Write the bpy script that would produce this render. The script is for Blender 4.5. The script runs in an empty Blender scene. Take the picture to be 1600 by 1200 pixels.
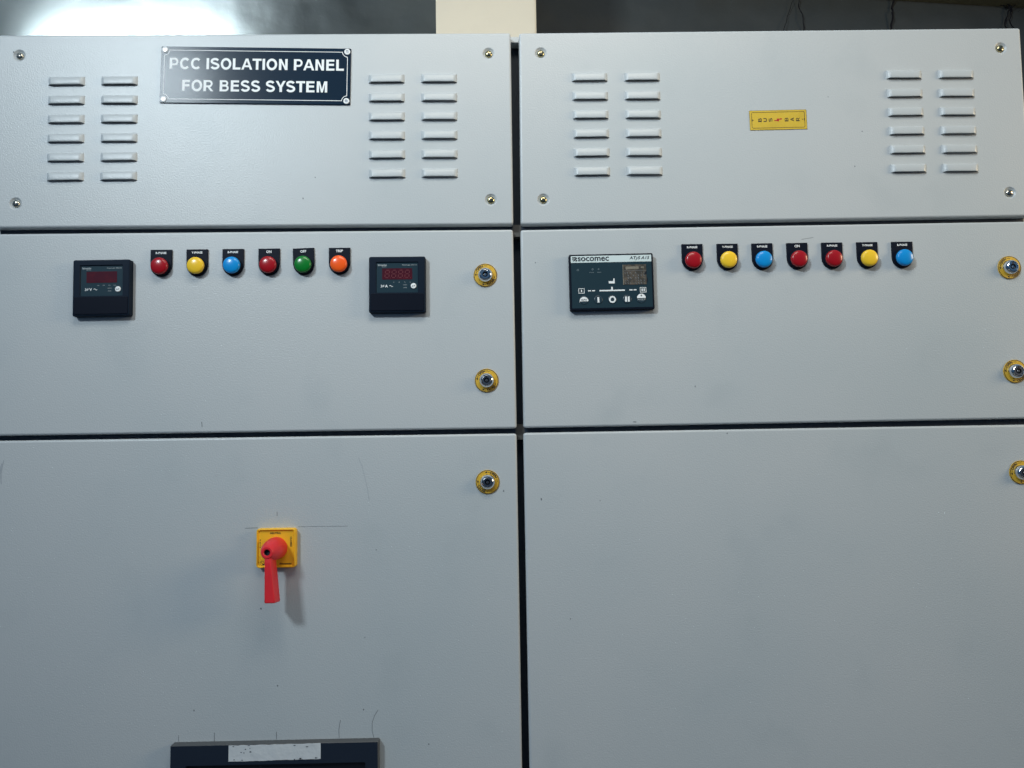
import bpy, bmesh, math, random
from mathutils import Vector, Matrix
random.seed(7)
S = bpy.context.scene
C = S.collection
MM = 0.001

# ------------------------------------------------------------------ camera
cam_d = bpy.data.cameras.new('camera')
cam = bpy.data.objects.new('camera', cam_d); C.objects.link(cam)
cam_d.sensor_width = 36; cam_d.lens = 27; cam_d.clip_start = 0.05; cam_d.clip_end = 100
rt = Vector((0.99976704, -0.01521278, -0.01531166)); up = Vector((0.01426798, -0.06649411, 0.9976848)); fw = Vector((0.01619569, 0.99767084, 0.06626156))
cam.matrix_world = Matrix(((rt.x, up.x, -fw.x, 0), (rt.y, up.y, -fw.y, -1.25), (rt.z, up.z, -fw.z, 0), (0, 0, 0, 1)))
S.camera = cam

# ------------------------------------------------------------------ world (ambient light of the room)
W = bpy.data.worlds.new('World'); S.world = W; W.use_nodes = True
wn = W.node_tree; wn.nodes.clear()
wo = wn.nodes.new('ShaderNodeOutputWorld'); wb = wn.nodes.new('ShaderNodeBackground')
tc = wn.nodes.new('ShaderNodeTexCoord'); sx = wn.nodes.new('ShaderNodeSeparateXYZ'); mr = wn.nodes.new('ShaderNodeMapRange')
cr = wn.nodes.new('ShaderNodeValToRGB')
mr.inputs['From Min'].default_value = -1; mr.inputs['From Max'].default_value = 1
wn.links.new(tc.outputs['Generated'], sx.inputs[0]); wn.links.new(sx.outputs['Z'], mr.inputs['Value'])
wn.links.new(mr.outputs[0], cr.inputs[0]); wn.links.new(cr.outputs[0], wb.inputs[0]); wn.links.new(wb.outputs[0], wo.inputs[0])
e = cr.color_ramp.elements
e[0].position = 0.30; e[0].color = (0.006, 0.026, 0.085, 1)
e[1].position = 0.80; e[1].color = (0.17, 0.28, 0.42, 1)
m_ = e.new(0.52); m_.color = (0.055, 0.130, 0.245, 1)
wb.inputs[1].default_value = 0.62

# ------------------------------------------------------------------ lamps of the room, and an added centre fill
def area(name, loc, target, sx_, sy_, power, col, spread=2.8):
    l = bpy.data.lights.new(name, 'AREA'); l.shape = 'RECTANGLE'; l.size = sx_; l.size_y = sy_; l.energy = power; l.color = col; l.spread = spread
    o = bpy.data.objects.new(name, l); C.objects.link(o); o.location = loc
    o.rotation_euler = (Vector(target) - Vector(loc)).to_track_quat('-Z', 'Y').to_euler()
    return o
area('ceiling_lamp_cool', (-1.68, -2.5, 1.80), (0.25, 0, 0.62), 0.42, 0.36, 15.5, (0.80, 0.93, 1.0), 1.5)
area('added_fill_centre', (0.10, -1.0, 1.50), (0.05, 0, 0.25), 1.2, 0.45, 7.4, (1.0, 0.95, 0.83), 2.3)  # fill added to brighten the middle and top edges, no known fitting
area('room_lamp_warm', (2.7, -0.85, 0.80), (0.1, 0, 0.35), 0.8, 0.8, 15, (1.0, 0.80, 0.50), 2.2)

S.view_settings.view_transform = 'Standard'; S.view_settings.look = 'None'
S.view_settings.exposure = 0.0; S.view_settings.gamma = 1; S.view_settings.use_curve_mapping = False

# ------------------------------------------------------------------ materials
def mat(name, col, rough=0.5, metal=0.0, spec=0.5, coat=0.0, bump=None, vary=None, emit=None, coat_r=0.05):
    m = bpy.data.materials.new(name); m.use_nodes = True
    nt = m.node_tree; b = nt.nodes['Principled BSDF']
    b.inputs['Base Color'].default_value = (*col, 1); b.inputs['Roughness'].default_value = rough
    b.inputs['Metallic'].default_value = metal; b.inputs['Specular IOR Level'].default_value = spec
    b.inputs['Coat Weight'].default_value = coat; b.inputs['Coat Roughness'].default_value = coat_r
    if emit:
        b.inputs['Emission Color'].default_value = (*emit[:3], 1); b.inputs['Emission Strength'].default_value = emit[3]
    t = nt.nodes.new('ShaderNodeTexCoord')
    last = None
    for (sc, dist, det) in (bump or []):
        n = nt.nodes.new('ShaderNodeTexNoise'); n.inputs['Scale'].default_value = sc; n.inputs['Detail'].default_value = det
        nt.links.new(t.outputs['Object'], n.inputs['Vector'])
        bp = nt.nodes.new('ShaderNodeBump'); bp.inputs['Strength'].default_value = 1.0; bp.inputs['Distance'].default_value = dist
        nt.links.new(n.outputs['Fac'], bp.inputs['Height'])
        if last: nt.links.new(last.outputs['Normal'], bp.inputs['Normal'])
        last = bp
    if last: nt.links.new(last.outputs['Normal'], b.inputs['Normal'])
    if vary:   # list of (scale, lo, hi, colour): worn, dusty patches mixed in
        src = None
        for (sc, lo, hi, c2, amt) in vary:
            n = nt.nodes.new('ShaderNodeTexNoise'); n.inputs['Scale'].default_value = sc; n.inputs['Detail'].default_value = 4
            nt.links.new(t.outputs['Object'], n.inputs['Vector'])
            r = nt.nodes.new('ShaderNodeMapRange'); r.inputs['From Min'].default_value = lo; r.inputs['From Max'].default_value = hi
            r.inputs['To Max'].default_value = amt
            nt.links.new(n.outputs['Fac'], r.inputs['Value'])
            mx = nt.nodes.new('ShaderNodeMix'); mx.data_type = 'RGBA'
            mx.inputs[7].default_value = (*c2, 1)
            if src is None: mx.inputs[6].default_value = (*col, 1)
            else: nt.links.new(src, mx.inputs[6])
            nt.links.new(r.outputs[0], mx.inputs[0]); src = mx.outputs[2]
        nt.links.new(src, b.inputs['Base Color'])
    return m

PC = (0.485, 0.515, 0.53)
M = {}
M['paint'] = mat('grey_powder_coat', PC, 0.36, spec=0.5,
                 bump=[(420, 0.00032, 2), (1.6, 0.0022, 1), (60, 0.00004, 2)],
                 vary=[(2.2, 0.42, 0.72, (0.425, 0.475, 0.50), 0.8), (9, 0.58, 0.78, (0.40, 0.44, 0.46), 0.4), (45, 0.70, 0.82, (0.34, 0.37, 0.39), 0.25)])
M['paint_body'] = mat('grey_powder_coat_body', (0.46, 0.48, 0.48), 0.4, bump=[(500, 0.0002, 2)])
M['near_black'] = mat('gap_shade_and_plinth', (0.022, 0.032, 0.048), 0.6, spec=0.3, bump=[(200, 0.0003, 2)])  # near-black plinth colour; on the gap strips it stands for deep shade
M['opening_shade'] = mat('painted_opening_shade', (0.028, 0.042, 0.052), 0.8, spec=0.1)  # dark colour standing in for shade inside louvres and hub bore
M['plate'] = mat('dark_navy_acrylic', (0.003, 0.016, 0.036), 0.3, spec=0.05, coat=0.13, coat_r=0.16, bump=[(7, 0.0012, 1), (300, 0.00005, 2)])
M['white'] = mat('white_engraving', (0.80, 0.83, 0.84), 0.55)
M['white_soft'] = mat('pale_print', (0.42, 0.47, 0.49), 0.6)
M['dim'] = mat('faint_print', (0.20, 0.26, 0.29), 0.6)
M['steel'] = mat('zinc_steel', (0.55, 0.52, 0.44), 0.22, metal=1.0, bump=[(900, 0.0001, 2)])
M['brass'] = mat('passivated_screw', (0.48, 0.42, 0.24), 0.22, metal=1.0, bump=[(900, 0.0001, 2)])
M['chrome'] = mat('polished_chrome', (0.72, 0.75, 0.78), 0.07, metal=1.0)
M['chrome_dark'] = mat('dull_lock_core', (0.25, 0.26, 0.28), 0.3, metal=1.0, bump=[(800, 0.0001, 2)])
M['black'] = mat('black_plastic', (0.004, 0.007, 0.014), 0.4)
M['legend'] = mat('black_legend_plastic', (0.006, 0.009, 0.018), 0.45, spec=0.09, bump=[(400, 0.0001, 1)])
M['meter'] = mat('dark_navy_meter_plastic', (0.006, 0.013, 0.026), 0.45, spec=0.09, bump=[(900, 0.00006, 1)])
M['meter_win'] = mat('blue_grey_meter_face', (0.012, 0.034, 0.050), 0.4, spec=0.15, bump=[(900, 0.00004, 1)])
M['meter_low'] = mat('meter_lower_cover', (0.0035, 0.006, 0.014), 0.45, spec=0.09, bump=[(900, 0.00006, 1)])
M['display'] = mat('smoked_red_display', (0.055, 0.006, 0.014), 0.18, spec=0.5, vary=[(60, 0.4, 0.65, (0.085, 0.008, 0.014), 0.8)])
M['segment'] = mat('unlit_display_segment', (0.105, 0.014, 0.02), 0.3)
M['ats_body'] = mat('controller_black_case', (0.004, 0.007, 0.015), 0.45, spec=0.09)
M['ats_face'] = mat('controller_slate_overlay', (0.015, 0.036, 0.050), 0.4, spec=0.15, bump=[(700, 0.00004, 1)])
M['ats_band'] = mat('controller_pale_band', (0.60, 0.70, 0.71), 0.4)
M['ats_key'] = mat('controller_key', (0.019, 0.040, 0.056), 0.34)
M['lcd'] = mat('worn_protective_film_lcd', (0.055, 0.050, 0.042), 0.4, spec=0.2, vary=[(120, 0.45, 0.6, (0.12, 0.10, 0.078), 0.9), (420, 0.5, 0.65, (0.05, 0.055, 0.06), 0.8)])
M['lcd_mark'] = mat('lcd_marks', (0.36, 0.33, 0.26), 0.5)
M['lcd_mark2'] = mat('lcd_faint_marks', (0.14, 0.15, 0.16), 0.5)
M['yellow_ring'] = mat('yellow_lock_plate', (0.66, 0.40, 0.035), 0.42, vary=[(90, 0.5, 0.7, (0.50, 0.28, 0.02), 0.6)])
M['dark_print'] = mat('dark_brown_print', (0.035, 0.022, 0.012), 0.6)
M['sticker'] = mat('yellow_sticker', (0.62, 0.43, 0.035), 0.45, vary=[(40, 0.45, 0.7, (0.52, 0.36, 0.03), 0.7), (500, 0.6, 0.75, (0.7, 0.55, 0.2), 0.5)])
M['red_print'] = mat('red_print', (0.42, 0.012, 0.015), 0.5)
M['handle_yellow'] = mat('yellow_handle_plate', (0.90, 0.50, 0.02), 0.38, bump=[(600, 0.0001, 2)], vary=[(25, 0.5, 0.75, (0.80, 0.42, 0.015), 0.7)])
M['handle_red'] = mat('red_switch_handle', (0.74, 0.022, 0.032), 0.42, bump=[(700, 0.00012, 2)], vary=[(30, 0.5, 0.75, (0.64, 0.018, 0.027), 0.6)])
M['tape'] = mat('white_paper_tape', (0.60, 0.63, 0.65), 0.7, bump=[(60, 0.0012, 3)], vary=[(40, 0.55, 0.7, (0.5, 0.53, 0.55), 0.8)])
M['scuff'] = mat('faint_scuff', (0.34, 0.37, 0.40), 0.6)
M['joint'] = mat('dull_frame_joint', (0.075, 0.070, 0.062), 0.6)
M['pencil'] = mat('pencil_line', (0.15, 0.165, 0.18), 0.8)
M['cb'] = mat('charcoal_breaker_frame', (0.016, 0.024, 0.040), 0.45, spec=0.09, bump=[(700, 0.0001, 2)])
M['cb_lit_rim'] = mat('painted_lit_rim', (0.07, 0.075, 0.08), 0.5)  # lighter than the face: light from above put into the rim colour
M['cb_in'] = mat('breaker_recess', (0.003, 0.004, 0.010), 0.5)
for nm, c in dict(red=(0.34, 0.006, 0.012), yellow=(0.88, 0.56, 0.03), blue=(0.006, 0.27, 0.68), green=(0.004, 0.18, 0.022), orange=(0.95, 0.115, 0.012)).items():
    M['lens_' + nm] = mat(nm + '_lens', c, 0.26, spec=0.35, coat=0.2, coat_r=0.12)
M['wall'] = mat('dark_painted_wall', (0.062, 0.070, 0.070), 0.52, spec=0.5, bump=[(4, 0.03, 2), (40, 0.0008, 3)], vary=[(3, 0.4, 0.7, (0.075, 0.082, 0.080), 0.9)])
M['column'] = mat('cream_column_paint', (0.90, 0.80, 0.63), 0.7, bump=[(90, 0.0006, 3)], vary=[(6, 0.45, 0.7, (0.86, 0.77, 0.61), 0.8)])
M['beam'] = mat('olive_beam_paint', (0.16, 0.15, 0.085), 0.8, bump=[(30, 0.002, 3)])
M['floor'] = mat('cement_floor', (0.22, 0.22, 0.21), 0.7, bump=[(20, 0.002, 4)], vary=[(3, 0.4, 0.7, (0.16, 0.16, 0.155), 0.9)])
M['web'] = mat('black_cobweb', (0.008, 0.008, 0.014), 0.9)
M['tube'] = mat('added_glow_tube', (0.9, 0.95, 1.0), 0.4, emit=(0.82, 0.93, 1.0, 700))  # glow of the added tube behind the left cabinet
M['tube_body'] = mat('added_tube_housing', (0.7, 0.7, 0.68), 0.5)

# ------------------------------------------------------------------ object helpers
WL = {}     # world location in mm of every object
def wloc(o): return WL.get(o.name, Vector((0, 0, 0)))
def tag(o, label=None, cat=None, group=None, kind=None):
    if label: o['label'] = label
    if cat: o['category'] = cat
    if group: o['group'] = group
    if kind: o['kind'] = kind
def empty(name, loc):
    o = bpy.data.objects.new(name, None); C.objects.link(o); o.empty_display_size = 0.1
    o.location = Vector(loc) * MM; WL[o.name] = Vector(loc); return o
def obj(name, bm, mats, parent=None, loc=(0, 0, 0), rot=0, smooth=False, label=None):
    """bm is in mm, local to loc (mm: world for things and parts, parent's frame for sub-parts with local=True)"""
    me = bpy.data.meshes.new(name)
    bmesh.ops.scale(bm, vec=(MM, MM, MM), verts=bm.verts)
    bmesh.ops.recalc_face_normals(bm, faces=bm.faces)
    if smooth is True:
        for f in bm.faces: f.smooth = True
    bm.to_mesh(me); bm.free()
    if not isinstance(mats, (list, tuple)): mats = [mats]
    for m in mats: me.materials.append(M[m])
    if smooth == 'auto':
        me.set_sharp_from_angle(angle=math.radians(35))
        for p in me.polygons: p.use_smooth = not (abs(p.normal.y) > 0.9999)
    o = bpy.data.objects.new(name, me); C.objects.link(o)
    loc = Vector(loc); WL[o.name] = loc
    if parent:
        o.parent = parent; o.location = (loc - wloc(parent)) * MM
    else: o.location = loc * MM
    o.rotation_euler = (0, rot, 0)
    if label: o['label'] = label
    return o
def sub(name, bm, mats, parent, off=(0, 0, 0), rot=0, smooth=False, label=None):
    o = obj(name, bm, mats, None, (0, 0, 0), rot, smooth, label)
    o.parent = parent; o.location = Vector(off) * MM
    return o
def copy_part(src, parent, loc, rot=0):
    """copy a part and its sub-parts"""
    c = src.copy(); C.objects.link(c); c.parent = parent
    c.location = (Vector(loc) - wloc(parent)) * MM; c.rotation_euler = (0, rot, 0)
    for k in list(src.children):
        d = k.copy(); C.objects.link(d); d.parent = c
    return c

# ------------------------------------------------------------------ mesh helpers: local frame x right, z up, depth d = towards the viewer (-y)
def V(x, z, d): return (x, -d, z)
def rrect(x0, x1, z0, z1, r=0, n=5, quad=None):
    """outline, counter-clockwise seen from the front"""
    if quad: P = quad            # BL, BR, TR, TL
    else: P = [(x0, z0), (x1, z0), (x1, z1), (x0, z1)]
    if r <= 0: return [tuple(p) for p in P]
    out = []
    for i in range(4):
        p = Vector(P[i]); a = (Vector(P[i - 1]) - p).normalized(); b = (Vector(P[(i + 1) % 4]) - p).normalized()
        c = p + (a + b) * r
        s = (p + a * r) - c; t = (p + b * r) - c
        for k in range(n + 1):
            th = k / n * math.pi / 2
            q = c + s * math.cos(th) + t * math.sin(th)
            out.append((q.x, q.y))
    return out
def circle(cx, cz, r, n=32, a0=0):
    return [(cx + r * math.cos(a0 + 2 * math.pi * i / n), cz + r * math.sin(a0 + 2 * math.pi * i / n)) for i in range(n)]
def inset(pts, d):
    out = []; n = len(pts)
    for i in range(n):
        a = Vector(pts[i - 1]); p = Vector(pts[i]); b = Vector(pts[(i + 1) % n])
        e1 = (p - a).normalized(); e2 = (b - p).normalized()
        n1 = Vector((-e1.y, e1.x)); n2 = Vector((-e2.y, e2.x))
        m = n1 + n2; m = m.normalized() if m.length > 1e-6 else n1
        k = d / max(0.3, m.dot(n1))
        q = p + m * k; out.append((q.x, q.y))
    return out
def ring(bm, pts, d): return [bm.verts.new(V(x, z, d)) for x, z in pts]
def bridge(bm, A, B, mi=0, closed=True):
    n = len(A); fs = []
    for i in range(n if closed else n - 1):
        j = (i + 1) % n
        f = bm.faces.new((A[i], A[j], B[j], B[i])); f.material_index = mi; fs.append(f)
    return fs
def plate(bm, pts, d0, d1, bev=0, seg=3, holes=None, back=False, mi=0):
    """solid plate from depth d0 (back) to d1 (front) with rounded front edge; holes = outlines (clockwise or not)"""
    R = ring(bm, pts, d0); first = R
    if bev > 0:
        for k in range(seg + 1):
            th = k / seg * math.pi / 2
            Q = ring(bm, inset(pts, bev * (1 - math.cos(th))) if k else pts, d1 - bev + bev * math.sin(th))
            bridge(bm, R, Q, mi); R = Q
    else:
        Q = ring(bm, pts, d1); bridge(bm, R, Q, mi); R = Q
    rings = []
    if holes:
        edges = [bm.edges.get((R[i], R[(i + 1) % len(R)])) for i in range(len(R))]
        for h in holes:
            H = ring(bm, h, d1)
            for i in range(len(H)): edges.append(bm.edges.new((H[i], H[(i + 1) % len(H)])))
            rings.append(H)
        r = bmesh.ops.triangle_fill(bm, use_beauty=True, use_dissolve=False, edges=edges, normal=(0, -1, 0))
        for f in r['geom']:
            if isinstance(f, bmesh.types.BMFace): f.material_index = mi
    else:
        f = bm.faces.new(R); f.material_index = mi
    if back: f = bm.faces.new(first); f.material_index = mi
    return rings
def lathe(bm, prof, cx=0, cz=0, n=32, mi=0, start=None):
    """prof: (radius, depth) from back to front; radius 0 closes"""
    R = start
    for (r, d) in prof:
        if r <= 1e-6:
            v = bm.verts.new(V(cx, cz, d))
            for i in range(n):
                f = bm.faces.new((R[i], R[(i + 1) % n], v)); f.material_index = mi
            return
        Q = ring(bm, circle(cx, cz, r, n), d)
        if R: bridge(bm, R, Q, mi)
        R = Q
    return R
def face(bm, pts, d, mi=0):
    f = bm.faces.new(ring(bm, pts, d)); f.material_index = mi
def line(bm, pts, w, d, mi=0):
    """thin flat printed line through points"""
    for a, b in zip(pts[:-1], pts[1:]):
        a = Vector(a); b = Vector(b); t = (b - a)
        if t.length < 1e-6: continue
        t.normalize(); nn = Vector((-t.y, t.x)) * w / 2
        face(bm, [tuple(a - nn), tuple(b - nn), tuple(b + nn), tuple(a + nn)], d, mi)
def frame_line(bm, outer, w, d, mi=0):
    bridge(bm, ring(bm, outer, d), ring(bm, inset(outer, w), d), mi)
def text(bm, s, cx, cz, w=None, h=None, d=0, bold=0.0, rot=0, shear=0, mi=0, spacing=1.0, arc=None):
    """text as flat faces, fitted to width w and/or height h (mm), centred on cx, cz"""
    cu = bpy.data.curves.new('t', 'FONT'); cu.body = s; cu.offset = bold; cu.shear = shear; cu.space_character = spacing; cu.resolution_u = 5
    to = bpy.data.objects.new('t', cu)
    me = bpy.data.meshes.new_from_object(to)
    P = [Vector((v.co.x, v.co.y)) for v in me.vertices]
    x0 = min(p.x for p in P); x1 = max(p.x for p in P); y0 = min(p.y for p in P); y1 = max(p.y for p in P)
    sx = w / (x1 - x0) if w else None; sy = h / (y1 - y0) if h else None
    sx = sx or sy; sy = sy or sx
    ca, sa = math.cos(rot), math.sin(rot); vs = []
    for p in P:
        x = (p.x - (x0 + x1) / 2) * sx; y = (p.y - (y0 + y1) / 2) * sy
        if arc:          # bend round a circle: arc = (radius, centre angle, sign)
            r, a, sg = arc
            th = a - sg * x / r; rr = r + sg * y
            q = (cx + rr * math.cos(th), cz + rr * math.sin(th))
        else: q = (cx + x * ca - y * sa, cz + x * sa + y * ca)
        vs.append(bm.verts.new(V(q[0], q[1], d)))
    for f in me.polygons:
        try:
            g = bm.faces.new([vs[i] for i in f.vertices]); g.material_index = mi
        except ValueError: pass
    bpy.data.objects.remove(to); bpy.data.curves.remove(cu); bpy.data.meshes.remove(me)
# hand-drawn bold grotesque capitals (cap height 1): list of polygons / ribbons per glyph
def _arc(cx, cy, rx, ry, a0, a1, n=14):
    return [(cx + rx * math.cos(math.radians(a0 + (a1 - a0) * k / n)), cy + ry * math.sin(math.radians(a0 + (a1 - a0) * k / n))) for k in range(n + 1)]
def glyph(ch):
    t, h = 0.236, 0.19
    R = lambda x0, x1, y0, y1: ('p', [(x0, y0), (x1, y0), (x1, y1), (x0, y1)])
    if ch == 'I': return [R(0, t, 0, 1)], t
    if ch == 'L': return [R(0, t, 0, 1), R(t, .71, 0, h)], .71
    if ch == 'E': return [R(0, t, 0, 1), R(t, .76, 0, h), R(t, .71, .43, .43 + h), R(t, .74, 1 - h, 1)], .76
    if ch == 'F': return [R(0, t, 0, 1), R(t, .66, .41, .41 + h), R(t, .70, 1 - h, 1)], .70
    if ch == 'T': return [R(.31, .31 + t, 0, 1 - h), R(0, .82, 1 - h, 1)], .82
    if ch == 'N': return [R(0, t - .01, 0, 1), R(.79 - t + .01, .79, 0, 1), ('p', [(t - .01, 1), (t - .01, .66), (.79 - t + .01, 0), (.79 - t + .01, .34)])], .79
    if ch == 'M': return [R(0, t - .02, 0, 1), R(.95 - t + .02, .95, 0, 1), ('p', [(t - .02, 1), (t - .02, .74), (.39, 0), (.475, 0), (.475, .30), (.28, 1)]), ('p', [(.95 - t + .02, 1), (.67, 1), (.475, .30), (.475, 0), (.56, 0), (.95 - t + .02, .74)])], .95
    if ch == 'A': return [('p', [(0, 0), (.215, 0), (.505, .79), (.505, 1), (.39, 1)]), ('p', [(1.01, 0), (.79, 0), (.505, .79), (.505, 1), (.62, 1)]), ('p', [(.25, .225), (.76, .225), (.70, .39), (.31, .39)])], 1.01
    if ch == 'Y': return [R(.355, .355 + t, 0, .42), ('p', [(.355, .42), (.355 + t, .42), (.915, 1), (.68, 1), (.4575, .60), (.235, 1), (0, 1)])], .915
    if ch == 'O': return [('r', _arc(.475, .5, .375, .425, 90, 450, 40), .212)], .95
    if ch == 'C': return [('r', _arc(.475, .5, .375, .425, 42, 150, 14)[:-1] + _arc(.475, .5, .375, .425, 150, 315, 22), .212)], .86
    if ch == 'P': return [R(0, t, 0, 1), ('r', [(t, .915)] + _arc(.46, .655, .245, .26, 90, -90, 16) + [(t, .395)], .175)], .80
    if ch == 'R': return [R(0, t, 0, 1), ('r', [(t, .915)] + _arc(.49, .675, .235, .24, 90, -90, 16) + [(t, .435)], .172), ('p', [(.36, .36), (.56, .38), (.90, 0), (.665, 0)])], .90
    if ch == 'B': return [R(0, t, 0, 1), ('r', [(t, .915)] + _arc(.48, .725, .20, .19, 90, -90, 14) + [(t, .535)], .165), ('r', [(t, .51)] + _arc(.50, .297, .235, .2125, 90, -90, 14) + [(t, .085)], .17)], .82
    if ch == 'U': return [('r', [(.1, 1), (.1, .4)] + _arc(.4, .385, .30, .30, 180, 360, 16) + [(.7, .4), (.7, 1)], .2)], .8
    if ch == 'S':
        pts = _arc(.40, .72, .30, .205, 22, 200, 14) + [(.16, .62), (.28, .555), (.42, .515), (.58, .46), (.70, .38)] + _arc(.405, .29, .315, .208, 12, -162, 14)
        return [('r', pts, .20)], .81
    return [], .3
ADV = dict(zip('PCISOLATNEFRBYMU', (.93, 1.01, .39, .93, 1.087, .853, 1.0, .853, 1.01, .93, .853, 1.01, 1.01, .90, 1.163, 1.0)))
def caps(bm, s, cx, cz, w, h, d, rot=0, mi=0):
    polys = []; x = 0
    for ch in s:
        if ch == ' ': x += .40; continue
        g, gw = glyph(ch); off = x + max(0.0, (ADV[ch] - gw) / 2)
        for i, it in enumerate(g):
            pts = it[1]
            if it[0] == 'p': polys.append(([(p[0] + off, p[1]) for p in pts], i)); continue
            t = it[2] / 2; L = []; Rr = []; n = len(pts); closed = (Vector(pts[0]) - Vector(pts[-1])).length < 1e-4
            for k in range(n):
                a = Vector(pts[k - 1] if k else (pts[-2] if closed else pts[0])); b_ = Vector(pts[k + 1] if k < n - 1 else (pts[1] if closed else pts[-1]))
                dd = (b_ - a).normalized(); nn = Vector((-dd.y, dd.x)); p = Vector(pts[k])
                L.append(p + nn * t); Rr.append(p - nn * t)
            for k in range(n - 1):
                polys.append(([(q.x + off, q.y) for q in (L[k], L[k + 1], Rr[k + 1], Rr[k])], i))
        x += ADV[ch]
    xs = [p[0] for P, _ in polys for p in P]; x0, x1 = min(xs), max(xs); sx = w / (x1 - x0); ca, sa = math.cos(rot), math.sin(rot)
    for P, i in polys:
        face(bm, [(cx + (p[0] - (x0 + x1) / 2) * sx * ca - (p[1] - .5) * h * sa, cz + (p[0] - (x0 + x1) / 2) * sx * sa + (p[1] - .5) * h * ca) for p in P], d + i * .012, mi)
def box(bm, x0, x1, y0, y1, z0, z1, mi=0):
    vs = [bm.verts.new(p) for p in ((x0, y0, z0), (x1, y0, z0), (x1, y1, z0), (x0, y1, z0), (x0, y0, z1), (x1, y0, z1), (x1, y1, z1), (x0, y1, z1))]
    for f in ((0, 3, 2, 1), (4, 5, 6, 7), (0, 1, 5, 4), (1, 2, 6, 5), (2, 3, 7, 6), (3, 0, 4, 7)):
        g = bm.faces.new([vs[i] for i in f]); g.material_index = mi
def B(): return bmesh.new()

# ------------------------------------------------------------------ setting
FL = -1350
b = B(); box(b, -4000, 4000, -3500, 1500, FL - 100, FL); tag(obj('floor', b, 'floor'), kind='structure')
b = B(); box(b, -4200, 4200, 1350, 1500, FL, 2000); tag(obj('wall', b, 'wall', loc=(0, 0, 0)), kind='structure')
b = B(); pts = rrect(-157.4, 113.3, 0, 0)
box(b, -157.4, 113.0, 750, 1349, FL, 1990)
bmesh.ops.bevel(b, geom=[e for e in b.edges if abs(e.verts[0].co.z - e.verts[1].co.z) > 100], offset=4, segments=2, affect='EDGES')
col = obj('column', b, 'column', loc=(0, 0, 0)); tag(col, 'cream painted square column rising behind the two cabinets', 'column')
b = B()
A0 = (1388, 1515); A1 = (1878, 1482)
vs = []
for y in (1240, 1349):
    for (x, z) in ((700, 1561), (2600, 1433), (2600, 1900), (700, 1900)):
        vs.append(b.verts.new((x, y, z)))
for f in ((0, 1, 2, 3), (7, 6, 5, 4), (0, 4, 5, 1), (1, 5, 6, 2), (2, 6, 7, 3), (3, 7, 4, 0)): b.faces.new([vs[i] for i in f])
tag(obj('beam', b, 'beam'), 'olive painted beam high on the wall at the upper right', 'beam')

# unseen tube added behind the left cabinet to make the glow on the wall
t = empty('added_wall_tube', (-1250, 1349, 1335)); tag(t, 'unseen lit tube added on the wall behind the left cabinet for its glow', 'added light')
b = B(); box(b, -330, 330, -40, 0, -45, -5); obj('housing', b, 'tube_body', t, (-1250, 1349, 1335))
b = B()
R = None; n = 16
for x in (-300, 300):
    Q = [b.verts.new((x, -60 + 14 * math.cos(2 * math.pi * i / n), 10 + 14 * math.sin(2 * math.pi * i / n))) for i in range(n)]
    if R: bridge(b, R, Q)
    b.faces.new(Q); R = Q
obj('tube', b, 'tube', t, (-1250, 1349, 1335), smooth='auto')

# cobweb strands hanging in front of the wall
def strands(name, lst, label, loc):
    bm = B()
    for pts, r0 in lst:
        prev = None
        for k, (x, z) in enumerate(pts):
            rr = r0 * (0.75 + 0.5 * random.random())
            q = [bm.verts.new((x - loc[0] + rr * math.cos(a), -6 * math.sin(k) + rr * math.sin(a), z - loc[2])) for a in (0, 2.09, 4.19)]
            if prev: bridge(bm, prev, q)
            prev = q
    o = obj(name, bm, 'web', None, loc); tag(o, label, 'cobweb', 'black cobweb strands on the back wall'); return o
def wig(a, b_, n, amp):
    return [(a[0] + (b_[0] - a[0]) * k / n + random.uniform(-amp, amp), a[1] + (b_[1] - a[1]) * k / n) for k in range(n + 1)]
strands('cobweb', [(wig((1062, 1545), (1010, 1395), 9, 2), 1.3), (wig((1068, 1545), (1070, 1490), 4, 1) + wig((1072, 1485), (1086, 1395), 6, 2), 1.8)],
        'thin forked cobweb strand, first to the right of the cream column', (1065, 1335, 1395))
strands('cobweb', [(wig((1408, 1545), (1399, 1468), 6, 3) + wig((1397, 1460), (1394, 1395), 5, 2), 3.2)],
        'single thick cobweb strand between the forked one and the knotted one', (1400, 1335, 1395))
strands('cobweb', [(wig((1819, 1520), (1813, 1480), 5, 3), 2.5), (wig((1813, 1480), (1797, 1400), 7, 3), 3.2), (wig((1813, 1478), (1822, 1400), 7, 3), 2.6),
                   (wig((1781, 1483), (1813, 1476), 5, 4), 3.5), (wig((1815, 1470), (1840, 1484), 3, 3), 2.6), (wig((1845, 1460), (1895, 1496), 5, 2), 1.6),
                   (wig((1802, 1492), (1826, 1462), 4, 4), 3)],
        'knotted dark cobweb tangle near the right end of the wall', (1815, 1335, 1400))

# ------------------------------------------------------------------ cabinets
BASE_Y = 17
def body(t, x0, x1):
    b = B(); box(b, x0, x1, BASE_Y, 620, FL + 80, 678)
    obj('body', b, 'paint_body', t)
    b = B(); box(b, x0 + 10, x1 - 10, BASE_Y + 30, 600, FL, FL + 79); obj('plinth', b, 'near_black', t)
cabL = empty('switchgear_cabinet', (-400, 300, FL)); tag(cabL, 'grey switchgear cabinet with the PCC isolation nameplate, panel meters and red rotary handle', 'electrical cabinet')
cabR = empty('switchgear_cabinet', (466, 300, FL)); tag(cabR, 'grey switchgear cabinet with the yellow BUS BAR sticker and transfer switch controller', 'electrical cabinet')
body(cabL, -829, 24.5); body(cabR, 41.0, 893)
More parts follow.
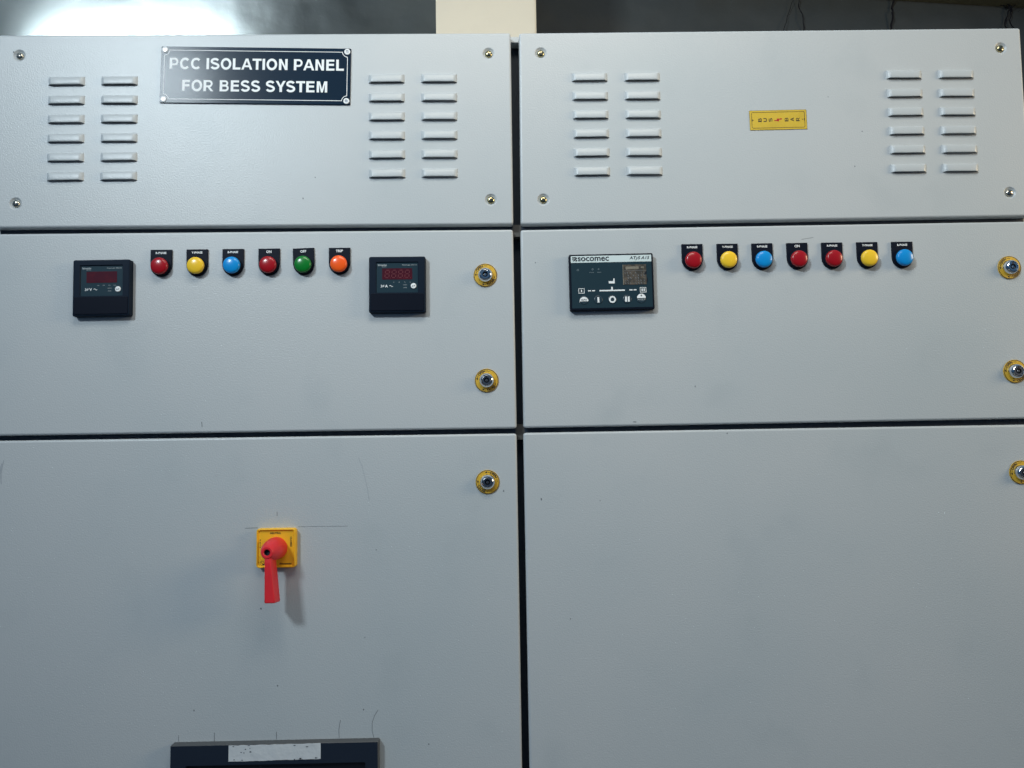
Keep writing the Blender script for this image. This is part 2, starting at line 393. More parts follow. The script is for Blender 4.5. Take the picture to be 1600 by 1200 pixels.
# dark strips behind the gaps: shade between the doors put into colour
for (cab, x0, x1) in ((cabL, -822, 25), (cabR, 40, 889)):
    for (z0, z1) in ((330, 359), (-6, 21)):
        b = B(); box(b, x0, x1, BASE_Y - 3, BASE_Y - 0.4, z0, z1); obj('door_gap_shade', b, 'near_black', cab)
for (z0, z1) in ((352, 667), (18, 331), (-1230, -8)):
    b = B(); box(b, 24.9, 40.6, 38, 44, z0, z1); obj('centre_gap_shade', b, 'near_black', cabL)
for (z0, z1) in ((331.5, 351.5), (-7.5, 17.5)):
    b = B(); box(b, 24.9, 40.6, BASE_Y + 1, 64, z0, z1); obj('frame_joint', b, 'joint', cabL)
b = B(); box(b, 24.9, 40.6, BASE_Y + 1, 600, 668, 677.5); obj('top_joint', b, 'paint_body', cabL)

def louvre_mesh(seed):
    rnd = random.Random(seed)
    bm = B()
    w = 29.6; zt = 8.4; zb = -6.4
    rows = [(zt, 0.05, w - 1.6), (zt - 0.8, 0.7, w - 0.8), (zt - 1.7, 2.6, w - 2.2), (zt - 2.8, 4.3, w - 3.4), (zt - 4.4, 5.1, w - 4.4), (-1.5, 5.4, w - 4.6), (zb + 1.4, 5.7, w - 4.6), (zb + 0.5, 5.5, w - 4.4), (zb, 4.9, w - 4.2), (zb, 3.6, w - 4.2)]
    V_ = []
    for (z, d, hw) in rows:
        row = []
        ow = w if z < zt - 1.2 else hw + 0.3
        if z <= zt - 3: ow = w + 0.6
        xs = [(-ow, 0.05), (-(ow + hw) / 2 - 0.8, d * 0.45), (-hw, d * 0.93), (-hw + 2.2, d), (-hw * 0.5, d), (0, d * 1.0), (hw * 0.5, d), (hw - 2.2, d), (hw, d * 0.93), ((ow + hw) / 2 + 0.8, d * 0.45), (ow, 0.05)]
        for (x, dd) in xs: row.append(bm.verts.new(V(x, z + (rnd.uniform(-0.12, 0.12)), max(0.05, dd + (rnd.uniform(-0.12, 0.12) if dd > 1 else 0)))))
        V_.append(row)
    for a, c in zip(V_[:-1], V_[1:]): bridge(bm, a, c, 0, closed=False)
    low = V_[-1]
    # folded lip; dark face on the sheet paints the shade of the opening
    lip = [bm.verts.new((v.co.x * 0.985, v.co.y + 0.9 if v.co.y < -1 else v.co.y, v.co.z + 0.5)) for v in low]
    bridge(bm, low, lip, 0, closed=False)
    face(bm, [(-w + 1, zb + 4), (w - 1, zb + 4), (w - 2.6, zb + 0.3), (-w + 2.6, zb + 0.3)], 0.12, 1)
    return bm
LM = []
def louvre(parent, x, z, k):
    if len(LM) < 4:
        o = sub('louvre', louvre_mesh(len(LM)), ['paint', 'opening_shade'], parent, (x, 0, z), smooth='auto'); LM.append(o); return o
    s = LM[k % 4]; o = s.copy(); C.objects.link(o); o.parent = parent; o.location = Vector((x, 0, z)) * MM
    o.rotation_euler = (0, random.uniform(-0.008, 0.008), 0); return o

def screw_mesh(seed):
    bm = B()
    lathe(bm, [(6.2, 0), (6.2, 0.8), (5.9, 1.9), (4.9, 3.0), (3.2, 3.8), (1.3, 4.1), (0, 4.15)], n=24)
    return bm
def screw_slot(a):
    bm = B()
    for r in (a, a + math.pi / 2):
        c, s = math.cos(r), math.sin(r)
        pts = [(-3.6 * c + .55 * s, -3.6 * s - .55 * c), (3.6 * c + .55 * s, 3.6 * s - .55 * c), (3.6 * c - .55 * s, 3.6 * s + .55 * c), (-3.6 * c - .55 * s, -3.6 * s + .55 * c)]
        plate(bm, pts, 3.2, 4.25 + 0.02 * (r > a))
    return bm

def cover(cab, quad, screws, louvres, brass):
    """top cover plate: rounded sheet with dimples for the screws"""
    bm = B()
    holes = [circle(x, z, 10.5, 32) for x, z in screws]
    rings = plate(bm, rrect(0, 0, 0, 0, 4.2, 4, quad=quad), -15.5, 0, 3.7, 4, holes=holes)
    for (x, z), R in zip(screws, rings):
        lathe(bm, [(9.9, -0.25), (9.0, -1.1), (7.6, -2.3), (6.4, -3.0), (3, -3.2), (0, -3.2)], x, z, 32, start=R)
    # normals of dimple are smoothed, the flat sheet stays flat
    o = obj('cover_panel', bm, 'paint', cab, (0, 0, 0), smooth='auto')
    for i, (x, z) in enumerate(screws):
        s = sub('screw', screw_mesh(i), 'brass' if brass[i] else 'steel', o, (x, 3.0, z), smooth='auto')
        bm2 = screw_slot(0.4 + i * 0.7)
        # cross recess joined to the screw itself
        me = s.data
        tmp = B(); tmp.from_mesh(me); n0 = len(tmp.faces)
        bmesh.ops.scale(bm2, vec=(MM, MM, MM), verts=bm2.verts); m2 = bpy.data.meshes.new('x'); bm2.to_mesh(m2); bm2.free()
        tmp.from_mesh(m2); tmp.faces.ensure_lookup_table()
        for f in tmp.faces[n0:]: f.material_index = 1
        tmp.to_mesh(me); tmp.free(); me.materials.append(M['black'])
    k = 0
    for (xt, xb) in louvres:
        for i in range(6):
            f = i / 5
            louvre(o, xt + (xb - xt) * f, 596.5 - 32.3 * i, k * 5 + i * 3 + 1); k += 1
    return o
scL = [(-790.5, 642.0), (-10.5, 639.5), (-790.0, 391.5), (-10.0, 389.5)]
scR = [(77.2, 639.5), (858.7, 642.5), (77.0, 389.0), (859.7, 392.5)]
cvL = cover(cabL, [(-827, 351), (26.6, 347.6), (27, 675.6), (-827, 678)], scL, [(-711, -709.5), (-624, -622.5), (-181.5, -181.2), (-94, -94.3)], [0, 1, 0, 1])
cvR = cover(cabR, [(38.8, 347.2), (894, 352.3), (894.6, 678.2), (41.2, 675.2)], scR, [(158.3, 159), (246.5, 246.5), (690, 690), (778.5, 777.8)], [1, 1, 1, 0])

def door(cab, quad):
    bm = B()
    plate(bm, rrect(0, 0, 0, 0, 4.2, 4, quad=quad), -15.5, 0, 3.7, 4)
    return obj('door', bm, 'paint', cab, smooth='auto')
dL2 = door(cabL, [(-827, 11.2), (26.9, 10.6), (26.0, 339.4), (-827, 341.4)])
dR2 = door(cabR, [(37.8, 11.0), (894, 14.0), (894, 343.6), (38.2, 338.5)])
dL3 = door(cabL, [(-827, -1235), (27.5, -1235), (26.6, 2.4), (-827, 3.4)])
dR3 = door(cabR, [(40.6, -1235), (894, -1235), (894, 4.2), (37.5, 3.2)])

# ---- pencil lines, scratches and specks on the doors
def marks(parent, lines, specks, name='pencil_mark'):
    for pts, w in lines:
        x, z = pts[0]; bm = B(); line(bm, [(p[0] - x, p[1] - z) for p in pts], w, 0.15); sub(name, bm, 'pencil', parent, (x, 0, z))
    for (x, z, r) in specks:
        n = 7; bm = B()
        face(bm, [(r * random.uniform(.5, 1.2) * math.cos(6.283 * i / n), 1.4 * r * random.uniform(.5, 1.2) * math.sin(6.283 * i / n)) for i in range(n)], 0.15)
        sub('speck', bm, 'pencil', parent, (x, 0, z))
marks(dL3, [([(-411, -142.6), (-391, -142.2)], .8), ([(-326, -141.6), (-247, -141.9)], .5),
            ([(-360.1, -117), (-360.1, -124)], .9),
            ([(-512.7, -463), (-512.6, -473)], .5), ([(-456.7, -460), (-456.6, -473.5)], .8), ([(-359.4, -461), (-359.4, -472.8)], .9),
            ([(-260.9, -472.5), (-261.5, -461), (-260.3, -452), (-258.6, -445)], .7),
            ([(-206.5, -472.9), (-209.0, -462), (-209.0, -451), (-205.5, -440), (-199.3, -430.5)], .7),
            ],
      [(4.1, -90, 1.4), (-489, -425.6, 1.2), (-222.5, -430, 1.1), (-201.5, -180.5, 1), (-220, -318, .9), (-120, -485, 1), (-385, -270, 1.4), (-358, -390, 1.2),
       ])
marks(dL2, [([(-482.3, 29), (-481.2, 20)], .9)], [])
marks(dR2, [([(217, 18.5), (222, 18)], 1.6), ([(505, 317), (525, 320)], .6)], [(62, 283, 1), (320, 75, 1.1)])
marks(dR3, [], [(65, -104, 1.6), (160, -108, .8), (108, -295, 1), (370, -2.6, 1)])
marks(cvL, [], [(-320, 395, 1.4), (-300, 430, 1), (-800, 648, 1.6), (-70, 600, .8)], 'speck')
marks(cvR, [], [(600, 440, 1), (560, 560, .8), (615, 500, 1)], 'speck')
for k in range(3):
    bm = B(); line(bm, [(-797 - 3 * k, -28 - 5 * k), (-801 - 2 * k, -48), (-800 - 3 * k, -66 + 3 * k)], 1.2, 0.16)
    sub('scuff', bm, 'scuff', dL3)

bm = B(); line(bm, [(-229.8, -32.6), (-224, -46), (-219.5, -63.6), (-215, -84), (-212.4, -101.7)], .5, 0.16); sub('scratch', bm, 'scuff', dL3)

# ------------------------------------------------------------------ nameplate
def nameplate():
    # corners in the panel plane (mm): TL -555.2,655.4  TR -240.1,648.6  BR -242.4,552.8  BL -555.9,557.7
    cx, cz = -398.4, 603.6; ang = math.radians(1.15)
    W2, H2 = 157.2, 48.2
    bm = B(); plate(bm, rrect(-W2, W2, -H2, H2, 1.0, 2), 0.2, 2.4, 0.4, 1)
    p = obj('nameplate', bm, 'plate', cabL, (cx, 0, cz), rot=ang, smooth='auto', label='dark blue nameplate reading PCC ISOLATION PANEL FOR BESS SYSTEM')
    bm = B()
    caps(bm, 'PCC ISOLATION PANEL', 1.5, 19.2, 289, 19.0, 2.5)
    caps(bm, 'FOR BESS SYSTEM', -1.0, -18.4, 240, 19.0, 2.5)
    # engraved border with notched corners
    x, z, r = W2 - 6.5, H2 - 7.5, 8.5
    pts = []
    for (sx, sz, a0) in ((-1, -1, 90), (1, -1, 180), (1, 1, 270), (-1, 1, 0)):
        c = (sx * (x + 1.5), sz * (z + 1.5)); seg = []
        for k in range(7):
            a = math.radians(a0 - 90 * k / 6)
            seg.append((c[0] + r * math.cos(a), c[1] + r * math.sin(a)))
        pts += seg
    frame_line(bm, pts, 1.0, 2.5)
    sub('lettering', bm, 'white', p)
    for (sx, sz) in ((-1, -1), (1, -1), (1, 1), (-1, 1)):
        bm = B(); lathe(bm, [(5.0, 2.2), (5.0, 3.0), (4.4, 3.5), (2.8, 3.5), (2.5, 2.9)], n=24, mi=0)
        face(bm, circle(0, 0, 2.7, 20), 2.95, 1)
        sub('rivet', bm, ['white', 'chrome_dark'], p, (sx * (W2 - 6), 0, sz * (H2 - 6)), smooth='auto')
nameplate()

# ------------------------------------------------------------------ bus bar sticker
def sticker():
    ang = math.radians(-0.8)
    bm = B(); plate(bm, rrect(-48.3, 48.3, -16.9, 16.9, 0.8, 2), 0.15, 0.7)
    p = obj('bus_bar_sticker', bm, 'sticker', cabR, (473.8, 0, 520.7), rot=ang, label='yellow BUS BAR sticker with sideways letters and a red bolt')
    bm = B()
    frame_line(bm, rrect(-45, 45, -13.8, 13.8, 2.5, 4), 0.75, 0.8)
    frame_line(bm, rrect(-48.2, 48.2, -16.8, 16.8, 0.8, 2), 0.35, 0.78)
    for ch, x in zip('BUSBAR', (-31, -22, -13, 14, 23.6, 33)):
        caps(bm, ch, x, 0.2, 6.4, 6.0, 0.8, rot=math.pi / 2)
    for s in (-1, 1):
        face(bm, [(s * 42.0 - 2, 1.2), (s * 42.0 + 1, 0.2), (s * 42.0 - 1.5, -0.8)], 0.8)
        line(bm, [(s * 43.8, -1.8), (s * 43.8, 2)], .6, 0.82)
    sub('lettering', bm, 'dark_print', p)
    bm = B()
    face(bm, [(-7, -1.6), (1, -2.6), (1.5, 0.4), (4.0, 0.6), (3.6, -0.6), (7, 1.4), (4.2, 3.4), (3.8, 2.2), (-2.6, 2.2), (-2.2, -0.4), (-7, -0.2)], 0.82)
    sub('lightning_bolt', bm, 'red_print', p)
sticker()

# ------------------------------------------------------------------ pilot lamps
def shield(w, zt, zb):
    pts = [(-w, zt)]
    n = 16
    for k in range(n + 1):
        a = math.pi + math.pi * k / n
        pts.append((w * math.cos(a) * 1.0, zb + 19.5 + 19.5 * math.sin(a)))
    pts.append((w, zt))
    return pts
def pilot(cab, x, z, colour, txt, rot=0, desc=None):
    bm = B()
    plate(bm, shield(17.3, 28.0, -16.5), 0, 3.4, 0.5, 2)
    lathe(bm, [(14.8, 3.3), (14.8, 6.0), (14.0, 7.0), (11, 7.0)], n=36)
    p = obj('pilot_lamp', bm, 'legend', cab, (x, 0, z), rot=rot, smooth='auto', label=desc)
    bm = B()
    lathe(bm, [(12.6, 5.5), (13.6, 7.0), (13.75, 9.0), (13.5, 11.0), (12.7, 12.4), (11.2, 13.3), (8.5, 14.1), (5.0, 14.7), (2, 14.9), (0, 14.95)], n=40)
    sub('lens', bm, 'lens_' + colour, p, smooth=True)
    bm = B(); text(bm, txt, 0, 22.6, None, 3.5 if len(txt) > 4 else 4.2, 3.5, bold=0.03)
    sub('lettering', bm, 'white', p)
    return p
ZL = 283.0
for x, c, s, r in ((-550, 'red', 'R-PHASE', .005), (-491.6, 'yellow', 'Y-PHASE', 0), (-433.2, 'blue', 'B-PHASE', .004), (-374.5, 'red', 'ON', -.005), (-317.8, 'green', 'OFF', -.03), (-259.6, 'orange', 'TRIP', .0)):
    pilot(cabL, x, ZL, c, s, r, '%s pilot lamp marked %s' % (c, s))
for x, c, s, r in ((321.4, 'red', 'R-PHASE', 0), (379.8, 'yellow', 'Y-PHASE', 0), (438, 'blue', 'B-PHASE', -.01), (496.2, 'red', 'ON', -.01), (554.2, 'red', 'R-PHASE', 0), (613, 'yellow', 'Y-PHASE', 0), (671.5, 'blue', 'B-PHASE', 0)):
    pilot(cabR, x, ZL - 0.6, c, s, r, '%s pilot lamp marked %s' % (c, s))

# ------------------------------------------------------------------ panel meters
def seven(bm, cx, cz, w, h, t, d, sh=0.12):
    segs = [((-w, h), (w, h)), ((-w, 0), (w, 0)), ((-w, -h), (w, -h)), ((-w, h), (-w, 0)), ((w, h), (w, 0)), ((-w, 0), (-w, -h)), ((w, 0), (w, -h))]
    for a, c in segs:
        a = Vector(a); c = Vector(c); dd = (c - a).normalized(); a = a + dd * t * .6; c = c - dd * t * .6
        line(bm, [(cx + a.x + sh * a.y, cz + a.y), (cx + c.x + sh * c.y, cz + c.y)], t, d)
def meter(x, z, unit, rot, glow):
    W2, H2 = 46.0, 46.3
    bm = B()
    pts = rrect(-W2, W2, -H2, H2, 3.0, 4)
    plate(bm, pts, 0, 11.5, 2.4, 4, holes=[rrect(-34.5, 34.5, -13.2, 37.5, 1.0, 2)])
    # sloping walls of the shallow recess round the display face
    bridge(bm, ring(bm, rrect(-34.5, 34.5, -13.2, 37.5, 1.0, 2), 11.5), ring(bm, rrect(-33.5, 33.5, -12.8, 36.0, 1.0, 2), 9.6))
    p = obj('panel_meter', bm, 'meter', cabL, (x, 0, z), rot=rot, smooth='auto', label='dark square panel meter marked for %s' % ('volts' if unit == 'V' else 'amperes'))
    bm = B(); face(bm, rrect(-33.5, 33.5, -12.8, 36.0, 1.0, 2), 9.6); sub('face_overlay', bm, 'meter_win', p)
    bm = B(); plate(bm, rrect(-43.2, 43.2, -43.0, -14.6, 2.0, 3), 11.4, 12.6, 0.6, 2); sub('lower_cover', bm, 'meter_low', p, smooth='auto')
    bm = B(); face(bm, rrect(-24.5, 24.5, 8.6, 27.0, .5, 2), 9.9)
    dsp = sub('display', bm, 'display', p)
    if glow:
        bm = B()
        for k in range(4): seven(bm, -16.2 + 10.8 * k, 17.8, 3.3, 6.0, 1.7, 10.05)
        for k in range(4): face(bm, circle(-11.0 + 10.8 * k, 11.2, .7, 8), 10.05)
        me = sub('digits', bm, 'segment', p)
    bm = B()
    text(bm, 'Schneider', -24.2, 32.6, 14.8, 3.0, 9.8, bold=0.02)
    text(bm, 'Electric', -21.2, 29.8, 7, 1.6, 9.8)
    sub('maker_name', bm, 'white_soft', p); bm = B()
    text(bm, 'PowerLogic', 14.5, 32.2, 13, 2.2, 9.8); text(bm, 'DM1110', 27.2, 32.4, 9, 1.7, 9.8)
    sub('model_name', bm, 'white_soft', p); bm = B()
    for k in range(4):
        text(bm, ('V12', 'V23', 'V31', 'VLN')[k] if unit == 'V' else ('I1', 'I2', 'I3', 'In')[k], -5.6 + 8.9 * k, 4.2, None, 1.5, 9.8)
    sub('phase_labels', bm, 'white_soft', p); bm = B()
    text(bm, '50/60 Hz', 13, -0.4, 6.5, 1.3, 9.8); text(bm, 'RMS', 13, -5.0, 5, 1.3, 9.8)
    sub('small_print', bm, 'white_soft', p)
    bm = B()
    text(bm, '3', -25.8, -2.2, None, 4.2, 9.85, bold=.01); frame_line(bm, circle(-22.6, -2.2, 1.5, 16), .5, 9.85); line(bm, [(-23.8, -4.3), (-21.4, 0.1)], .45, 9.87)
    text(bm, unit, -17.6, -2.2, None, 4.6, 9.85, bold=.02)
    tw = [(-12.6 + 5.4 * k / 10, -2.2 + 1.2 * math.sin(k / 10 * 2 * math.pi)) for k in range(11)]
    line(bm, tw, .8, 9.85)
    sub('unit_symbol', bm, 'white', p)
    bm = B(); lathe(bm, [(4.5, 9.5), (4.5, 10.8), (4.0, 11.2), (0, 11.3)], n=28)
    k_ = sub('button', bm, 'white', p, (26.5, 0, -2.3), smooth='auto')
    bm = B(); line(bm, [(2, 1.4), (2, -.4), (-1.2, -.4)], .75, 11.4); face(bm, [(-2.6, -.4), (-.9, -1.7), (-.9, .9)], 11.42)
    # the arrow is printed on the button: it belongs to the button's mesh level, so it sits under the meter
    sub('return_arrow', bm, 'black', p, (26.5, 0, -2.3))
meter(-641.8, 247.6, 'V', -0.006, False)
meter(-164.3, 247.2, 'A', 0.003, True)

# ------------------------------------------------------------------ transfer switch controller
def controller():
    W2, H2 = 69.2, 46.6
    bm = B(); plate(bm, rrect(-W2, W2, -H2, H2, 3.0, 4), 0, 10.5, 1.6, 3)
    p = obj('transfer_switch_controller', bm, 'ats_body', cabR, (185.9, 0, 247.4), rot=math.radians(-0.5), smooth='auto', label='dark controller with a pale maker band and a row of round keys')
    F = 10.6
    bm = B(); face(bm, rrect(-66, 66, -42.5, 32.4), F); sub('face_overlay', bm, 'ats_face', p)
    bm = B(); face(bm, rrect(-66, 66, 32.7, 43.8), F + .05); sub('maker_band', bm, 'ats_band', p)
    bm = B()
    text(bm, 'socomec', -29.2, 38.4, 51, 7.0, F + .2, bold=.02)
    # maker's arrow mark
    face(bm, [(-64, 42), (-57, 42), (-60, 39.8), (-64, 39.8)], F + .2); face(bm, [(-57.2, 42), (-55.4, 40.5), (-60.8, 35), (-63, 35)], F + .21)
    face(bm, [(-64, 38.6), (-60.8, 38.6), (-62.0, 37.2), (-64, 37.2)], F + .2); face(bm, [(-58.4, 36.6), (-56.4, 38.4), (-55.4, 35), (-58.8, 35)], F + .2)
    text(bm, 'ATyS A15', 46.6, 38.3, 33, 6.6, F + .2, bold=.02, shear=.25)
    sub('band_lettering', bm, 'black', p)
    # display window with worn film
    bm = B(); plate(bm, rrect(19, 57, -5.2, 27.8), F - .3, F + .5); sub('display', bm, 'lcd', p)
    bm = B()
    for k in range(12): line(bm, [(24 + 1.8 * k, 20.5), (24 + 1.8 * k, 24.6)], .9, F + .7)
    line(bm, [(24, 20.3), (26, 20.3)], .6, F + .72); text(bm, '8.8.8', 51.0, 23, 5, 2.8, F + .7)
    line(bm, [(18.8, -5.4), (18.8, 27.8)], .5, F + .72)
    sub('display_top_row', bm, 'lcd_mark', p)
    bm = B()
    rnd = random.Random(3)
    for r in range(5):
        for k in range(8):
            if rnd.random() < .8: line(bm, [(21.5 + 4.4 * k + rnd.uniform(-.6, .6), 15.5 - 4.3 * r), (22.5 + 4.4 * k + rnd.uniform(-.6, 1.2), 13.0 - 4.3 * r)], rnd.uniform(.5, 1.4), F + .7)
    line(bm, [(20, 17.8), (56, 17.8)], .5, F + .72)
    sub('display_marks', bm, 'lcd_mark2', p)
    bm = B(); face(bm, [(53.5, 11), (57.2, 12), (57.4, 17), (55.5, 16)], F + .75); face(bm, [(57, -3), (59, 1), (58, 7), (57, 4)], F + .75); sub('film_tear', bm, 'black', p)
    # mimic diagram
    bm = B()
    frame_line(bm, rrect(-55, -45.2, -18.2, -9.8), .8, F + .2); line(bm, [(-50.1, -16), (-50.1, -12)], 1.8, F + .2)
    frame_line(bm, rrect(45.6, 56, -18.6, -10), .8, F + .2); line(bm, [(49.2, -16.6), (49.2, -12)], 1.8, F + .2); line(bm, [(52.6, -16.6), (52.6, -12)], 1.8, F + .2)
    line(bm, [(-39.5, -14.2), (-34.5, -14.0)], 1.7, F + .2); line(bm, [(-32.8, -14), (-27.8, -14)], 1.7, F + .2)
    line(bm, [(28.2, -14), (33.5, -14)], 1.7, F + .2); line(bm, [(35.2, -14), (40, -14)], 1.7, F + .2)
    line(bm, [(-20.5, -14.2), (20.8, -14.2)], 2.2, F + .2); line(bm, [(0, -13.1), (0, -8.4)], 2.6, F + .22)
    # factory pictogram
    face(bm, [(-5, -2.6), (4.6, -2.6), (4.6, 5.6), (2.8, 5.6), (2.4, 0.6), (0, 1.8), (0, .4), (-2.4, 1.8), (-2.4, .4), (-5, 1.8)], F + .2)
    sub('mimic_diagram', bm, 'white', p)
    bm = B()
    for x in (-32.5, -20):
        bm = B(); text(bm, 'Fault' if x < -30 else 'Power', 0, 0, 7, 1.6, F + .2); sub('small_print', bm, 'dim', p, (x, 0, 16.2))
    for x, z, r in ((-55, 20.5, 1.7), (-31, 21.5, 1.4), (-21, 21.5, 1.2)):
        bm = B(); frame_line(bm, circle(0, 0, r, 12), .4, F + .2); sub('indicator', bm, 'dim', p, (x, 0, z))
    # round keys
    for x in (-46.5, -23, 0, 24.2, 47.4):
        bm = B(); lathe(bm, [(7.0, F), (6.9, F + .5), (6.3, F + .8), (0, F + .85)], n=32)
        sub('key', bm, 'ats_key', p, (x, 0, -29.2), smooth='auto')
    G = F + 1.0
    def half(bm, cx, cz, r): face(bm, [(cx + r * math.cos(math.pi * k / 14), cz + r * math.sin(math.pi * k / 14)) for k in range(15)], G)
    bm = B(); half(bm, -46.5, -31.2, 7.2); half(bm, 47.4, -27.8, 7.2)
    line(bm, [(-53.4, -31.0), (-53.4, -33)], .9, G); line(bm, [(-23, -33.6), (-23, -25)], 3, G)
    frame_line(bm, circle(0, -29.2, 5.6, 32), 2.4, G); line(bm, [(22.2, -33.4), (22.2, -24.8)], 3, G); line(bm, [(26.6, -33.4), (26.6, -24.8)], 3, G)
    sub('key_symbols', bm, 'white', p)
    bm = B(); text(bm, 'AUTO', -46.5, -28.8, 9.5, 2.8, G + .1, bold=.03); face(bm, [(45.6, -24.6), (49.2, -24.6), (47.4, -22)], G + .1)
    line(bm, [(47.4, -25.6), (47.4, -21.8)], .8, G + .12)
    sub('key_lettering', bm, 'black', p)
    bm = B(); text(bm, 'RESET', 47.6, -30.4, 12, 2.2, G + .1); sub('key_print', bm, 'white_soft', p)
controller()

# ------------------------------------------------------------------ door locks
def lock(cab, x, z, phase, core, lk=True):
    bm = B(); plate(bm, circle(0, 0, 19.4, 48), 0, 1.6, .3, 1)
    p = obj('door_lock', bm, 'yellow_ring', cab, (x, 0, z), smooth='auto')
    bm = B(); frame_line(bm, circle(0, 0, 19.0, 48), .95, 1.7)
    a = math.radians(phase)
    text(bm, 'OPEN', 0, 0, 13.5, 4.2, 1.7, bold=.05, arc=(15.5, a + math.radians(130), 1))
    text(bm, 'CLOSE', 0, 0, 15.5, 4.2, 1.7, bold=.05, arc=(15.5, a + math.radians(-52), -1))
    for (a0, a1, tip) in ((175, 158, 178), (100, 78, None), (-100, -84, -104), (-20, -8, None)):
        pts = [(15.5 * math.cos(a + math.radians(a0 + (a1 - a0) * k / 5)), 15.5 * math.sin(a + math.radians(a0 + (a1 - a0) * k / 5))) for k in range(6)]
        line(bm, pts, .7, 1.72)
        if tip is not None:
            t_ = a + math.radians(tip); s_ = 1 if tip > 0 else -1
            u = Vector((-math.sin(t_), math.cos(t_))) * s_; v = Vector((math.cos(t_), math.sin(t_))); c_ = v * 15.5
            face(bm, [tuple(c_ + u * 2.2), tuple(c_ - u * 1.2 + v * 1.8), tuple(c_ - u * 1.2 - v * 1.8)], 1.74)
    sub('ring_lettering', bm, 'dark_print', p)
    bm = B(); lathe(bm, [(12.6, 1.5), (12.6, 3.0), (12.2, 5.0), (11.2, 8.2), (9.4, 10.6), (8.6, 11.2), (8.2, 10.6), (8.0, 9.8)], n=40)
    sub('knob', bm, 'chrome', p, smooth='auto')
    bm = B(); lathe(bm, [(8.2, 9.4), (7.9, 10.2), (7.2, 10.5), (4.6, 10.5), (4.4, 9.6), (4.4, 7.0)], n=32)
    for k in range(0): pass
    sub('core', bm, core, p, smooth='auto')
    bm = B(); face(bm, circle(0, 0, 4.6, 24), 7.4); plate(bm, rrect(-1.4, 1.4, 3.4, 7.0, .6, 2), 10.3, 10.62)
    sub('keyway', bm, 'black', p)
    bm = B(); lathe(bm, [(2.3, 7.3), (2.3, 9.4), (1.6, 10.2), (0, 10.3)], n=20)
    sub('pin', bm, core, p, smooth='auto')
    return p
lock(cabL, -20.9, 262.8, 0, 'chrome')
lock(cabL, -20.9, 89.2, -8, 'chrome_dark')
lock(cabL, -21.6, -75.1, -80, 'chrome_dark')
lock(cabR, 850.6, 265.2, 5, 'chrome')
lock(cabR, 849.8, 92.0, 0, 'chrome_dark')
lock(cabR, 850.0, -73.6, 10, 'chrome_dark')

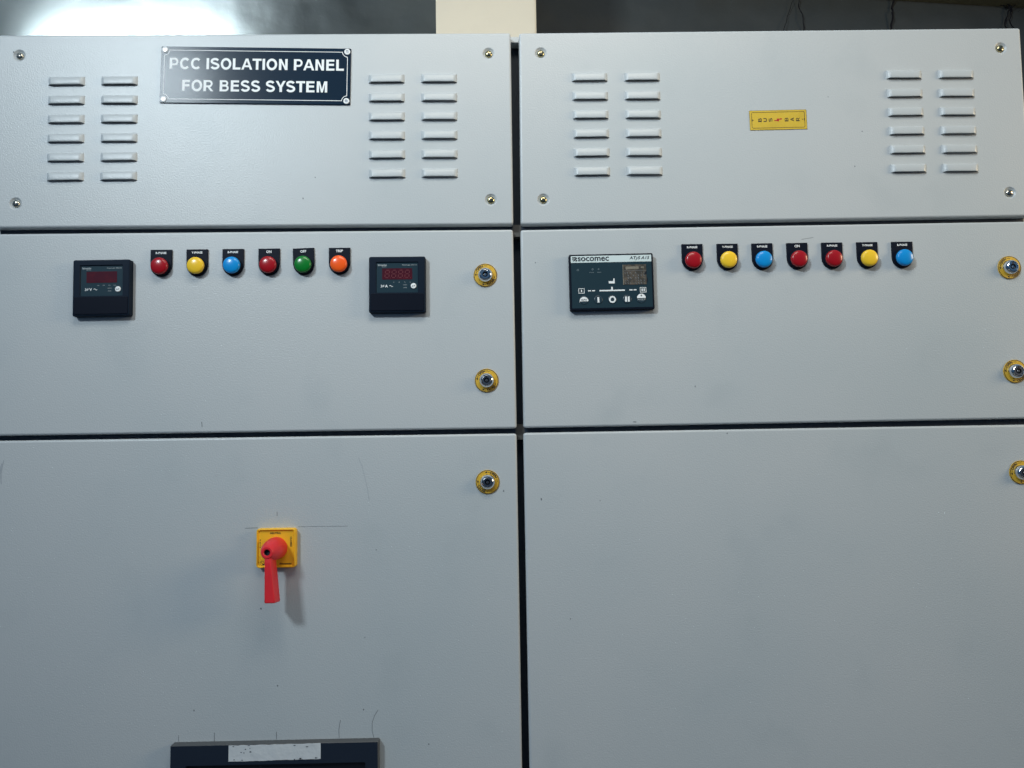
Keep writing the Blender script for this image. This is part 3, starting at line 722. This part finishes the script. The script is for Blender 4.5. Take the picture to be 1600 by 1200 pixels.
# ------------------------------------------------------------------ rotary handle
def handle():
    X, Z = -358.8, -173.6
    bm = B()
    out = rrect(-31.2, 31.2, -31, 31, 5, 5); inn = rrect(-28.2, 28.2, -28, 28, 3.2, 5)
    R = ring(bm, out, 0)
    for (pp, d) in ((out, 9.5), (inset(out, .5), 10.8), (inset(out, 1.4), 11.4), (inset(out, 2.2), 11.3), (inn, 10.4), (inset(inn, .8), 8.6)):
        Q = ring(bm, pp, d); bridge(bm, R, Q); R = Q
    bm.faces.new(R)
    p = obj('changeover_switch', bm, 'handle_yellow', cabL, (X, 0, Z), smooth='auto', label='yellow square switch plate with a red handle hanging down')
    bm = B(); D = 8.75
    text(bm, 'NEUTRAL', -1, 23.5, 17.5, 2.9, D, bold=.04)
    for k, ch in enumerate('TRIP'): text(bm, ch, -25.2, 12.5 - 3.7 * k, None, 2.6, D, bold=.04)
    text(bm, 'CLOSED', 23.5, 9.6, 16, 2.7, D, bold=.04, rot=-math.pi / 2)
    text(bm, 'Socomec', 15.0, -24.6, 19.5, 2.6, D, bold=.06, shear=.2)
    frame_line(bm, circle(-22.2, -23.5, 3.6, 24), .5, D); line(bm, [(-24, -22), (-22.2, -23.5), (-21, -26.2)], .8, D + .02); face(bm, rrect(-20.6, -18.6, -27, -24.6), D + .04)
    face(bm, [(-5.8, 15.4), (-3.2, 15.4), (-4.5, 17.6)], D)
    sub('lettering', bm, 'dark_print', p)
    # domed hub that narrows to a hollow nose
    bm = B(); n = 48
    prof = [(17.6, 8.4), (17.7, 14), (17.5, 20), (17.0, 27), (16.0, 34), (14.6, 41), (12.9, 47), (11.2, 52), (9.9, 55.5), (9.0, 57.3), (8.3, 58), (5.4, 58), (4.6, 57.2), (4.4, 50)]
    R = lathe(bm, prof, n=n); bm.faces.new(R)
    sub('hub', bm, 'handle_red', p, smooth='auto')
    bm = B(); face(bm, circle(0, 0, 4.5, 24), 52.5); lathe(bm, [(4.3, 52.5), (4.3, 57.0)], n=24)
    sub('hub_bore', bm, 'opening_shade', p)
    # grip: tapered bar hanging down from the nose
    bm = B()
    def sec(z, x0, x1, d0, d1, r=1.6):
        pts = rrect(x0, x1, d0, d1, r, 3)
        return [bm.verts.new((x, -d, z - (max(0, -z - 40) / 36) * (58 - d) * 0.12)) for x, d in pts]
    rows = [(-5, -3.8, 5.2, 30, 44), (-9.2, -4.2, 6.0, 29, 56.8), (-16, -3.8, 6.2, 28.5, 57.8), (-40, -3.6, 8.8, 28.2, 58), (-70, -3.6, 12.0, 28, 58), (-74.4, -3.6, 12.3, 28, 58), (-75.7, -3.1, 11.8, 28.5, 57.5), (-76.1, -2.4, 11.1, 29.2, 56.8)]
    R = None
    for (z, x0, x1, d0, d1) in rows:
        Q = sec(z, x0, x1, d0, d1)
        if R: bridge(bm, R, Q)
        else: bm.faces.new(Q)
        R = Q
    bm.faces.new(R)
    sub('grip', bm, 'handle_red', p, smooth='auto')
handle()

# ------------------------------------------------------------------ breaker window frame at the bottom
def breaker():
    x0, x1, zt, zb = -519.5, -197.2, -473.6, -790
    bm = B()
    out = rrect(x0, x1, zb, zt, 1.5, 2); inn = rrect(x0 + 24, x1 - 20, zb + 24, zt - 31, 2, 2)
    R = ring(bm, out, 0)
    for pp, d, m in ((out, 13.6, 1), (inset(out, .9), 14.8, 1), (inn, 14.8, 0), (inset(inn, 2), 6, 0)):
        Q = ring(bm, pp, d); bridge(bm, R, Q, m); R = Q
    f = bm.faces.new(R); f.material_index = 2
    p = obj('breaker_frame', bm, ['cb', 'cb_lit_rim', 'cb_in'], cabL, smooth='auto')
    bm = B()
    n = 30; top = []; bot = []
    rnd = random.Random(5)
    for k in range(n + 1):
        f = k / n; x = -429 + 142.5 * f
        top.append((x, -474.9 + .6 * f + rnd.uniform(-.35, .35))); bot.append((x, -499.2 + 1.3 * f + rnd.uniform(-.3, .3)))
    for i in range(n):
        face(bm, [bot[i], bot[i + 1], top[i + 1], top[i]], 15.3)
    bmesh.ops.remove_doubles(bm, verts=bm.verts, dist=.01)
    r = bmesh.ops.extrude_face_region(bm, geom=bm.faces[:]); vv = [g for g in r['geom'] if isinstance(g, bmesh.types.BMVert)]
    bmesh.ops.translate(bm, verts=vv, vec=(0, .4, 0))
    for k in range(16):
        sx_ = rnd.choice((-1, 1)); x = -358 + sx_ * rnd.uniform(30, 66); z = rnd.choice((-476, -480, -486, -497, -497.5)) + rnd.uniform(-1, 1)
        a, c = rnd.uniform(.8, 3.0), rnd.uniform(.5, 1.3)
        face(bm, [(x + a * math.cos(6.283 * i / 7) * rnd.uniform(.6, 1.2), z + c * math.sin(6.283 * i / 7) * rnd.uniform(.6, 1.2)) for i in range(7)], 15.5, 1)
    for f in bm.faces[:]: pass
    sub('paper_tape', bm, ['tape', 'cb'], p)
breaker()
bpy.context.view_layer.update()
